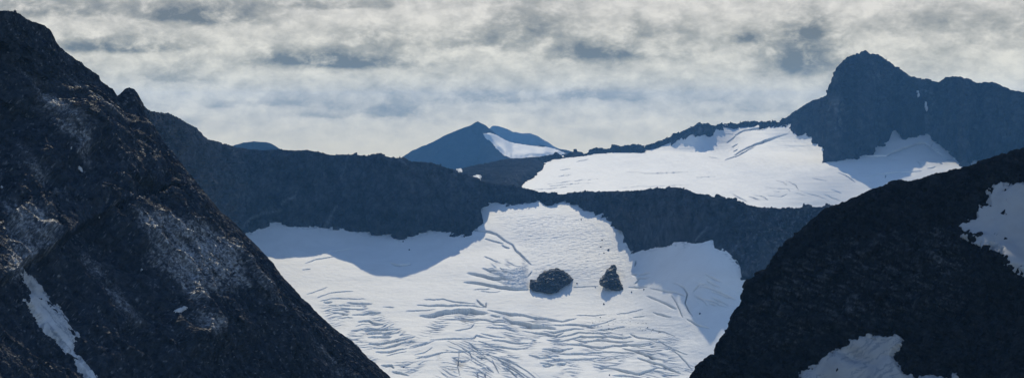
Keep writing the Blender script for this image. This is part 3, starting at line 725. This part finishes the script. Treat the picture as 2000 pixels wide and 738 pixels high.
def tone_left(px, py, q):
    a = np.zeros(px.shape)
    for pl, v in LIT_SCREE: a = np.maximum(a, v * sstep(-6, 26, poly_sd(px, py, pl)))
    u = (px + 1.05 * py) / 1.45; v = (py - 1.05 * px) / 1.45
    n = .6 * fbm(np.stack([u / 70, v / 11, u * 0 + 1], -1), 3, .6) + .8 * fbm(q / 5.5, 3, .75)
    cr_ = cellrand(q / 4.5) ; cb = cellrand(q / 9 + 4.2)
    blocks = .25 + .9 * cr_ ** 3 + .55 * cb ** 2
    return np.clip(a * (.15 + 1.5 * np.clip(n + .25, 0, 1)) * blocks * 2.4 + .5 * (cr_ > .9) * sstep(.0, .5, n) + .10 * cb, 0, 1)
left, lf_left = landform('mountain_slope', M_left, pxs, rows, 2.0, 60, 6, .5, chunk=.48, fine=2, stretch=((.78, -.1, -.62), .68), crest_row=8, crest_fade=.3, extra=relief, tone=tone_left)
lf_left['front'] = np.broadcast_to(lf_left['T'] < 8, lf_left['PX'].shape)
tag(left, 'steep dark near mountainside with sunlit scree and gullies filling the left of the picture', 'mountain', kind='structure')

# ------------------------------------------------------------------ RIGHT FOREGROUND RIDGE
rcrest = curve([(900, 1180), (1180, 900), (1260, 820), (1320, 765), (1345, 738), (1352, 722), (1366, 706), (1385, 694), (1397, 690), (1402, 672), (1412, 655), (1425, 640), (1428, 622), (1432, 605), (1446, 588), (1455, 560), (1462, 546), (1478, 534), (1500, 528), (1508, 510), (1518, 490), (1530, 478), (1550, 462), (1572, 440),
                (1600, 418), (1622, 404), (1640, 396), (1660, 388), (1680, 380), (1700, 372), (1722, 362), (1748, 352), (1770, 354), (1800, 350), (1830, 339), (1870, 331), (1900, 326), (1915, 318), (1940, 308), (1970, 300), (2000, 290), (2080, 262), (2200, 215), (2500, 110), (3000, 20)])
pxs = np.concatenate([np.arange(900, 1185, 7.0), np.arange(1185, 2190, 1.4), np.arange(2190, 3000, 7.0)])
cpy = rcrest(pxs) + jag(pxs, 3.0, 24, 9.0)
def DR(px, py): return 640 - .09 * (px - 1700) + .123 * (550 - py)
rows = []
for t in np.linspace(0, 1, 7):
    py = np.maximum(930 * (1 - t) + cpy * t, cpy + 40 * (1 - t)); D = DR(pxs, py); rows.append((D, zrow(py, D), 66))
Dc, zc = rows[-1][:2]; rows[-1] = (Dc, zc, 6)
rows += [(Dc + 10, zc - 4, 5), (Dc + 70, zc - 50, 4), (Dc + 300, zc - 300, 1)]
def relief_r(px, py):
    h = np.zeros(px.shape)
    for pl, H, lo, hi in [([(1860, 420), (1885, 470), (1930, 500), (1975, 540), (2060, 600)], 26, 50, 30), ([(1700, 470), (1770, 500), (1850, 560)], 14, 40, 60), ([(1530, 620), (1650, 640), (1780, 655), (1880, 720)], 20, 26, 70),
                          ([(1500, 540), (1560, 520), (1620, 560)], 10, 30, 50), ([(1950, 530), (1990, 560), (2070, 625)], 30, 40, 45)]:
        d, fr = seg_dist(px, py, pl); h += H * np.where(d > 0, np.exp(-d / lo), np.exp(d / hi))
    h += 9 * (ridged(np.stack([(px + .45 * py) / 190, (py - .38 * px) / 30, px * 0 + 5], -1), 3, .5) - .85)
    return h * np.clip((py - rcrest(px)) / 50, 0, 1)
def tone_right(px, py, q):
    n = .9 * fbm(np.stack([(px + .45 * py) / 26, (py - .35 * px) / 5.5, px * 0 + 1], -1), 4, .65) + .5 * fbm(q / 6, 3, .7)
    a = (.22 + .5 * np.clip(pnoise(np.stack([px / 90, py / 60, px * 0 + 2], -1)) + .2, 0, 1)) * sstep(0, 40, poly_sd(px, py, [(1440, 600), (1500, 520), (1600, 460), (1860, 420), (1920, 500), (1900, 620), (1780, 640), (1640, 650), (1480, 720), (1380, 720)]))
    return np.clip(a * sstep(-.1, .9, n) + .12 * sstep(.2, .9, n), 0, 1)
right, lf_right = landform('mountain_slope', M_right, pxs, rows, 4.0, 70, 6, .5, chunk=1.3, stretch=((.3, -.4, -1), .2), crest_row=6, crest_fade=.35, extra=relief_r, tone=tone_right)
lf_right['front'] = np.broadcast_to(lf_right['T'] < 6, lf_right['PX'].shape)
tag(right, 'black near rock shoulder in shade rising from the bottom centre to the right edge', 'mountain', kind='structure')

# ------------------------------------------------------------------ SNOW PATCHES (things)
def streaks(dx, dy, k):
    l = math.hypot(dx, dy); ux, uy = dx / l, dy / l
    def f(x, y):
        u = x * ux + y * uy; v = -x * uy + y * ux
        return np.clip(k * sstep(.15, .55, fbm(np.stack([u / 90, v / 5, u * 0 + 3], -1), 3, .6)), 0, .8)
    return f
G = 'snow patches on the near slopes'
p = drape('snow_patch', lf_left, [(38, 529), (55, 538), (73, 549), (87, 569), (95, 593), (113, 601), (125, 622), (140, 640), (153, 650), (155, 670), (141, 668), (145, 682), (149, 698), (165, 708), (178, 719), (190, 738), (205, 770), (175, 770),
    (161, 738), (145, 706), (121, 686), (101, 658), (81, 646), (70, 625), (61, 610), (48, 589), (57, 577), (44, 545)], M_patch, 5, 9, 5, lift=.9, seed=1, smooth_n=6, rough=1.0, tone=streaks(.62, .78, .8))
tag(p, 'long narrow streaked snow tongue in the gully at the lower left', 'snow patch', G)
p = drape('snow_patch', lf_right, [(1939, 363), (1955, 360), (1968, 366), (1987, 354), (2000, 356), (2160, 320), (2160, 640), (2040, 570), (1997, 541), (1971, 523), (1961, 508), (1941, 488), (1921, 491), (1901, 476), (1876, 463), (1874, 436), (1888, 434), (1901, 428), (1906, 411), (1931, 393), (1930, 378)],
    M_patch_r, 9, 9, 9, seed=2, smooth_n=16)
tag(p, 'large smooth snow patch in blue shade cut by the right edge, below the skyline', 'snow patch', G)
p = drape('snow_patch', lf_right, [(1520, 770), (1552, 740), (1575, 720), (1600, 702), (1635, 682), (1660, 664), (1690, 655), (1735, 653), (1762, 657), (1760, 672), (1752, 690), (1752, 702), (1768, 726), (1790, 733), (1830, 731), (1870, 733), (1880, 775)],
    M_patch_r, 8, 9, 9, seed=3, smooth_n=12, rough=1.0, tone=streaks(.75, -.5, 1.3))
tag(p, 'rounded grey snow patch with dark streaks at the bottom of the right-hand rock shoulder', 'snow patch', G)
def blob(cx, cy, rx, ry, ang, n=9, sd=0):
    r = random.Random(sd); out = []
    for k in range(n):
        a = 2 * math.pi * k / n; q_ = .75 + .5 * r.random()
        x, y = rx * math.cos(a) * q_, ry * math.sin(a) * q_
        out.append((cx + x * math.cos(ang) - y * math.sin(ang), cy + x * math.sin(ang) + y * math.cos(ang)))
    return out
for k, (cx, cy, rx, ry, an, lab) in enumerate([
        (131, 288, 8, 4, .3, 'tiny bright snow scrap high on the near mountainside, upper of two above the hollow'),
        (155, 330, 11, 4, .95, 'small slanting snow scrap on the near mountainside just above the dark hollow'),
        (201, 414, 12, 4.5, 1.1, 'thin snow streak at the top left corner of the sunlit scree'),
        (276, 527, 14, 4, .9, 'narrow snow streak along the lower edge of the sunlit scree'),
        (352, 606, 19, 8, -.3, 'bright patch standing for wet-rock glints beside the low rib at the foot of the scree'),  # glints on wet rock, added as a pale patch of old snow
        (3, 368, 6, 5, .5, 'small snow scrap touching the left edge of the picture')]):
    p = drape('snow_patch', lf_left, blob(cx, cy, rx, ry * .62, an, sd=k), M_patch, 3.0, 3, 2.2, lift=.9, seed=10 + k)
    tag(p, lab, 'snow patch', G)
p = drape('snow_field', lf_far, [(944, 262), (956, 261), (966, 265), (985, 276), (1005, 282), (1030, 286), (1060, 289), (1085, 293), (1106, 301), (1085, 306), (1040, 309), (1002, 312), (985, 304), (965, 285), (952, 274)], M_snow, 3, 5, 1.5, lift=2.5, seed=4, dirt=0)
tag(p, 'white snowfield on the right flank of the far pyramid peak', 'snowfield')
for pl, lab in (([(922, 346), (932, 344), (940, 345), (938, 354), (928, 351)], 'small snow bank at the foot of the moraine slope, the lower of two'), ([(891, 332), (902, 332), (903, 338), (896, 336)], 'tiny snow bank at the left end of the moraine slope')):
    p = drape('snow_patch', lf_mor, pl, M_snow, 4, 4, .8, lift=2.0, seed=6); tag(p, lab, 'snow patch', 'snow banks by the moraine slope')
for pl, lab in (([(1791, 178), (1795, 178), (1797, 192), (1793, 192)], 'short upper ice streak in the chimney right of the blunt summit'), ([(1804, 198), (1808, 200), (1813, 222), (1809, 222), (1805, 210)], 'longer lower ice streak in the chimney right of the blunt summit')):
    p = drape('ice_streak', lf_peak, pl, M_snow, 3, 3, .6, lift=1.0, seed=8); tag(p, lab, 'ice streak', 'ice streaks on the blunt peak')

# ------------------------------------------------------------------ ROCK ISLANDS in the icefall
def island(name, poly, D0, lean, T, seed, label):
    xs = [a for a, _ in poly]; ys = [b for _, b in poly]; yb = max(ys)
    px = np.arange(min(xs) - 4, max(xs) + 4, .8); py = np.arange(max(ys) + 4, min(ys) - 4, -.8)
    X, Y = np.meshgrid(px, py)
    sd = poly_sd(X, Y, poly) + 1.6 * pnoise(np.stack([X / 7, Y / 7, X * 0 + seed], -1)) + 1.0 * pnoise(np.stack([X / 3, Y / 3, X * 0 + seed], -1))
    R = sd.max(); bulge = np.sqrt(np.clip(sd / R, 0, 1)) * T
    Dm = D0 + lean * (yb - Y)
    s = D0 / F
    def sheet(sign):
        D = Dm + sign * bulge; P = world(X, Y, D)
        q = P / s
        h = (ridged(q / 24 + seed, 4, .5) * 2.0 + fbm(q / 8 + seed, 4, .6) * .9 + 3.4 * facets(q / 11 + seed) + 1.8 * facets(q / 4.6 + seed))
        st = (q[..., 2] + .5 * q[..., 0]) / 6 + fbm(q / 14, 2); saw = st - np.floor(st)
        h = h + .5 * saw
        P[..., 1] += sign * h * s * 2.2 * np.clip(sd / 5, 0, 1)
        P[..., 2] += h * s * .4 * np.clip(sd / 6, 0, 1)
        return P
    A, B = sheet(-1), sheet(1)
    Q = quads(*X.shape); keep = (sd.ravel()[Q] > -.4).all(1); Q = Q[keep]
    V = np.concatenate([A.reshape(-1, 3), B.reshape(-1, 3)]); Q = np.concatenate([Q, Q[:, ::-1] + X.size])
    V, Q, u = compact(V, Q)
    o = link_mesh(name, V, Q, M_isl, False, .25 * sstep(.2, .7, pnoise(V / (s * 9))))
    return tag(o, label, 'rock outcrop', 'rock islands in the icefall')
island('rock_outcrop', [(1034, 546), (1048, 546), (1052, 538), (1062, 529), (1075, 525), (1088, 523), (1100, 527), (1110, 535), (1121, 544), (1116, 551), (1108, 556), (1098, 562), (1088, 570), (1078, 574), (1066, 571), (1056, 569), (1042, 567), (1034, 562)],
       float(Dg(1078, 572)) - 2, 1.5, 20, 1.0, 'wide dark craggy rock island in the icefall, the larger one on the left')
island('rock_outcrop', [(1171, 543), (1180, 536), (1184, 526), (1192, 519), (1199, 515), (1206, 522), (1204, 531), (1209, 541), (1213, 552), (1222, 562), (1228, 567), (1215, 570), (1202, 568), (1190, 564), (1178, 560), (1171, 556)],
       float(Dg(1200, 568)) - 2, 1.4, 15, 5.0, 'narrow pointed dark rock island in the icefall, the smaller one on the right')

# ------------------------------------------------------------------ BOULDERS on the ice
import bmesh
def boulder_mesh(seed, name='boulder'):
    bm = bmesh.new(); bmesh.ops.create_icosphere(bm, subdivisions=3, radius=1.0)
    V = np.array([v.co[:] for v in bm.verts]); h = 1 + .28 * fbm(V * 1.3 + seed * 7, 3) + .1 * ridged(V * 2.5 + seed, 2)
    V = V * h[:, None]; c = rng.normal(size=(6, 3)); c /= np.linalg.norm(c, axis=1)[:, None]
    for n in c:                                     # flat broken faces
        d = V @ n; V = V - np.maximum(d - .78, 0)[:, None] * n * .85
    for v, p_ in zip(bm.verts, V): v.co = p_
    me = bpy.data.meshes.new(name); bm.to_mesh(me); bm.free(); me.materials.append(M_isl); return me
BM = [boulder_mesh(k) for k in range(4)]
def on_ice(px, py):
    i = np.argmin(np.abs(gpy - py)); j = np.argmin(np.abs(gpx - px)); return GP[i, j]
for k, (px, py, r, lab) in enumerate([
        (1188, 488, 1.9, 'dark boulder on the smooth icefall above the pointed rock island'), (1176, 470, 1.3, 'boulder in the dotted line of stones below the right rim of the icefall, topmost'),
        (1174, 482, 1.2, 'boulder in the dotted line of stones below the right rim of the icefall, middle one'), (1180, 494, 1.2, 'boulder in the dotted line of stones, lowest, just above the pointed rock island'),
        (1135, 430, 1.3, 'lone boulder high on the icefall under its upper rim'),
        (1180, 592, 1.5, 'lone boulder on flat ice below the pointed rock island'), (787, 474, 1.5, 'upper small boulder on the shaded snow under the middle ridge'), (799, 489, 1.5, 'lower small boulder on the shaded snow under the middle ridge'),
        (991, 402, 3.0, 'dark rock tooth poking from the upper rim of the icefall'), (1033, 407, 1.1, 'small dark stone on the upper rim of the icefall'), (1257, 565, 1.2, 'stone at the edge of the big triangular shadow on the ice'),
        (1265, 640, 1.0, 'stone among the thin cracks right of the crevasse field'), (1172, 620, 1.0, 'stone just above the crevasse field under the rock islands'), (788, 715, 1.1, 'stone on the grey ice at the bottom left of the glacier'), (1190, 733, 1.2, 'stone on the ice at the bottom edge of the glacier'),
        (1127, 553, 1.3, 'fallen stone off the right corner of the wide rock island'), (1233, 570, 1.2, 'fallen stone off the right corner of the pointed rock island'), (1163, 561, 1.0, 'fallen stone just left of the foot of the pointed rock island'), (1024, 566, 1.2, 'fallen stone just left of the foot of the wide rock island'),
        (1367, 612, 1.5, 'lone stone in the triangular shadow on the ice')]):
    o = bpy.data.objects.new('boulder', BM[k % 4]); COL.objects.link(o)
    pt = on_ice(px, py); o.location = (pt[0], pt[1], pt[2] + r * .3)
    o.rotation_euler = (random.random() * 6, random.random() * 6, random.random() * 6)
    r *= .8; o.scale = (r, r * .9, r * (.75 if r < 2.2 else 1.7))
    tag(o, lab, 'boulder', 'boulders on the glacier')

# ------------------------------------------------------------------ CAIRN on the left summit
P = lf_left['P'][..., :]; row = int(np.argmin(np.abs(lf_left['T'][:, 0] - 8)))
j = int(np.argmin(np.abs(lf_left['PX'][0] - 29))); top = P[row, j]
bm = bmesh.new()
for k, (w, z) in enumerate([(1.0, .2), (.85, .75), (.7, 1.2), (.5, 1.6), (.3, 1.95)]):
    for a in range(4 if k < 3 else 1):
        an = a * 1.57 + k; rr = w * .55 if k < 3 else 0
        res = bmesh.ops.create_icosphere(bm, subdivisions=2, radius=w * .55)
        for v in res['verts']:
            n_ = 1 + .25 * math.sin(v.co.x * 9 + k + a) * math.cos(v.co.y * 7 + a)
            v.co = (v.co.x * n_ + rr * math.cos(an), v.co.y * n_ + rr * math.sin(an), v.co.z * n_ * .55 + z)
me = bpy.data.meshes.new('cairn'); bm.to_mesh(me); bm.free(); me.materials.append(M_left)
o = bpy.data.objects.new('cairn', me); COL.objects.link(o); o.location = (top[0], top[1], top[2] - .2); o.scale = (.6, .6, .6)
tag(o, 'tiny stone cairn on the summit of the left mountain', 'cairn')

# ------------------------------------------------------------------ HAZE
def box_mesh(name, a, b):
    V = np.array([[x, y, z] for z in (a[2], b[2]) for y in (a[1], b[1]) for x in (a[0], b[0])], float)
    Q = np.array([[0, 2, 3, 1], [4, 5, 7, 6], [0, 1, 5, 4], [2, 6, 7, 3], [0, 4, 6, 2], [1, 3, 7, 5]])
    return V, Q
hm = bpy.data.materials.new('blue_haze'); hm.use_nodes = True; nt = hm.node_tree; nt.nodes.clear()
out = nt.nodes.new('ShaderNodeOutputMaterial'); pv = nt.nodes.new('ShaderNodeVolumePrincipled')
pv.inputs['Color'].default_value = (.17, .47, .98, 1); pv.inputs['Density'].default_value = 3.2e-5; pv.inputs['Anisotropy'].default_value = .2
nt.links.new(pv.outputs[0], out.inputs['Volume'])
V, Q = box_mesh('haze', (-15000, -2500, -1000), (15000, 18000, 150))
hz = link_mesh('haze', V, Q, hm); tag(hz, 'thin blue mountain air that pales the far peaks', 'haze', kind='stuff')

# ------------------------------------------------------------------ SKY, clouds towards the horizon
w = bpy.data.worlds.new('World'); S.world = w; w.use_nodes = True; nt = w.node_tree; nt.nodes.clear()
out = nt.nodes.new('ShaderNodeOutputWorld'); bg = nt.nodes.new('ShaderNodeBackground'); nt.links.new(bg.outputs[0], out.inputs[0])
sky = nd(nt, 'ShaderNodeTexSky', sky_type='NISHITA', sun_disc=False, sun_elevation=SUN_EL, sun_rotation=SUN_AZ, altitude=2000, air_density=1.0, dust_density=.4, ozone_density=1.2)
SKY = .15
bg.inputs['Strength'].default_value = SKY
tcn = nd(nt, 'ShaderNodeTexCoord').outputs['Generated']
sx = nd(nt, 'ShaderNodeSeparateXYZ'); nt.links.new(tcn, sx.inputs[0])
X, Y, Zz = sx.outputs
az = math_n(nt, 'ARCTAN2', X, Y)
hor = math_n(nt, 'SQRT', math_n(nt, 'ADD', math_n(nt, 'MULTIPLY', X, X), math_n(nt, 'MULTIPLY', Y, Y)))
el = math_n(nt, 'ARCTAN2', Zz, hor)
U = math_n(nt, 'MULTIPLY_ADD', az, F, 1000.0)       # azimuth and height, in 1/4705 rad
Vv = math_n(nt, 'MULTIPLY_ADD', el, -F, HZ)
def vec(a, b, c=0.0):
    n = nt.nodes.new('ShaderNodeCombineXYZ')
    for k, v in enumerate((a, b, c)):
        if isinstance(v, (int, float)): n.inputs[k].default_value = v
        else: nt.links.new(v, n.inputs[k])
    return n.outputs[0]
def cnoise(sxx, syy, det, rg, off, dist=0.0, u=U, v=Vv):
    n = nd(nt, 'ShaderNodeTexNoise', i_Scale=1.0, i_Detail=det, i_Roughness=rg, i_Distortion=dist)
    nt.links.new(vec(math_n(nt, 'MULTIPLY_ADD', u, 1 / sxx, off), math_n(nt, 'MULTIPLY', v, 1 / syy), off), n.inputs['Vector']); return n.outputs[0]
wu = cnoise(90, 45, 5, .6, 3.1); wv = cnoise(90, 45, 5, .6, 9.7)
U2 = math_n(nt, 'ADD', U, math_n(nt, 'MULTIPLY_ADD', wu, 80.0, -40.0)); V2 = math_n(nt, 'ADD', Vv, math_n(nt, 'MULTIPLY_ADD', wv, 34.0, -17.0))
dark = None
for cx, cy, sx_, sy_, a in [(400, 38, 105, 22, .95), (100, 26, 120, 20, .55), (225, 96, 110, 15, .85), (665, 126, 120, 18, 1.0), (600, 118, 60, 12, .5), (1165, 112, 75, 20, .95), (1035, 55, 80, 38, .45), (950, 90, 110, 20, .35), (1565, 122, 62, 38, .95), (1572, 70, 40, 18, .6),
                            (1455, 82, 30, 13, .7), (770, 222, 50, 11, .5), (640, 228, 70, 6, .2), (960, 196, 100, 14, .34), (1160, 188, 70, 14, .36), (345, 155, 50, 18, .4), (560, 205, 80, 7, .2), (1380, 200, 50, 10, .2), (640, 15, 120, 10, .4), (1800, 50, 120, 40, .2), (1250, 65, 35, 14, .4), (430, 205, 60, 8, .22), (1330, 90, 40, 40, .2),
                            (1480, 215, 50, 10, .2), (740, 80, 60, 20, .3), (1900, 90, 80, 20, .18), (2150, 60, 120, 30, .6), (-200, 80, 140, 30, .7), (-50, 180, 120, 20, .6), (2300, 170, 120, 20, .6)]:
    dx = math_n(nt, 'MULTIPLY_ADD', U2, 1 / (1.2 * sx_), -cx / (1.2 * sx_))
    dy = math_n(nt, 'SUBTRACT', V2, float(cy))
    dy = math_n(nt, 'MAXIMUM', math_n(nt, 'MULTIPLY', dy, 1 / (.55 * sy_)), math_n(nt, 'MULTIPLY', dy, -1 / (1.6 * sy_)))
    r2 = math_n(nt, 'ADD', math_n(nt, 'MULTIPLY', dx, dx), math_n(nt, 'MULTIPLY', dy, dy))
    g = math_n(nt, 'MULTIPLY', math_n(nt, 'EXPONENT', math_n(nt, 'MULTIPLY', r2, -1.0)), a * 1.15)
    dark = g if dark is None else math_n(nt, 'ADD', dark, g)
n1_ = cnoise(110, 58, 10, .62, 1.7, .2, U2, V2); n2_ = cnoise(44, 27, 9, .62, 5.3, .2); n3 = cnoise(300, 110, 6, .6, 12.1, .5)
tex = math_n(nt, 'ADD', math_n(nt, 'MULTIPLY_ADD', n1_, 1.5, -.75), math_n(nt, 'MULTIPLY_ADD', n2_, 1.6, -.8))
tex = math_n(nt, 'ADD', tex, math_n(nt, 'MULTIPLY_ADD', n3, .5, -.25))
low = nd(nt, 'ShaderNodeMapRange', i_From_Min=215., i_From_Max=290., i_To_Min=1., i_To_Max=.25); nt.links.new(Vv, low.inputs[0])
tex = math_n(nt, 'MULTIPLY', tex, low.outputs[0])
dk = math_n(nt, 'MULTIPLY', math_n(nt, 'MINIMUM', dark, 1.0), math_n(nt, 'ADD', math_n(nt, 'MULTIPLY_ADD', n2_, 1.8, -.4), math_n(nt, 'MULTIPLY_ADD', n1_, 1.3, -.15), clamp=True))
dens = math_n(nt, 'ADD', math_n(nt, 'MULTIPLY', dk, math_n(nt, 'MULTIPLY_ADD', n2_, 1.1, .22)), math_n(nt, 'MULTIPLY_ADD', tex, .62, .17), clamp=True)
K = 1 / SKY
cc = ramp(nt, dens, [(.0, (.69 * K / 20, .695 * K / 20, .675 * K / 20)), (.22, (.545 * K / 20, .555 * K / 20, .545 * K / 20)), (.5, (.36 * K / 20, .38 * K / 20, .38 * K / 20)), (1.0, (.15 * K / 20, .185 * K / 20, .215 * K / 20))])
cl = nt.nodes.new('ShaderNodeVectorMath'); cl.operation = 'SCALE'; cl.inputs['Scale'].default_value = 19.0; nt.links.new(cc, cl.inputs[0])
cov = nd(nt, 'ShaderNodeMapRange', i_From_Min=.10, i_From_Max=.28, i_To_Min=1., i_To_Max=0.); nt.links.new(el, cov.inputs[0])
front = nd(nt, 'ShaderNodeMapRange', i_From_Min=-.1, i_From_Max=.5); nt.links.new(Y, front.inputs[0])
cov_f = math_n(nt, 'MULTIPLY', cov.outputs[0], front.outputs[0])
warmth = ramp(nt, math_n(nt, 'MULTIPLY_ADD', Vv, 1 / 400, .1, clamp=True), [(.1, (.555, .535, .51)), (.5, (.62, .595, .51)), (.85, (.80, .70, .49))])
sc2 = nt.nodes.new('ShaderNodeVectorMath'); sc2.operation = 'SCALE'; sc2.inputs['Scale'].default_value = 2.0; nt.links.new(warmth, sc2.inputs[0])
cl2 = mixc(nt, 1.0, cl.outputs[0], sc2.outputs[0], 'MULTIPLY')
nt.links.new(mixc(nt, cov_f, sky.outputs[0], cl2), bg.inputs['Color'])

# ------------------------------------------------------------------ SUN and CAMERA
sl = bpy.data.lights.new('sun', 'SUN'); sl.energy = 2.75; sl.angle = math.radians(.53); sl.color = (1, .895, .665)
so = bpy.data.objects.new('sun', sl); COL.objects.link(so)
from mathutils import Vector
so.rotation_euler = Vector(-SUN).to_track_quat('-Z', 'Y').to_euler(); so.location = (0, 0, 600)
cd = bpy.data.cameras.new('camera'); cam = bpy.data.objects.new('camera', cd); COL.objects.link(cam)
cd.sensor_width = 36; cd.sensor_fit = 'HORIZONTAL'; cd.lens = 36 * F / 2000
cd.shift_y = -(369 - HZ) / 2000
cam.rotation_euler = (math.radians(90), 0, 0); cam.location = (0, 0, 0)
cd.clip_start = 5; cd.clip_end = 90000
S.camera = cam
vs = S.view_settings; vs.view_transform = 'Standard'; vs.look = 'None'; vs.gamma = 1; vs.exposure = 0.1
S.cycles.use_denoising = True; S.cycles.max_bounces = 6; S.cycles.volume_bounces = 1; S.cycles.diffuse_bounces = 3
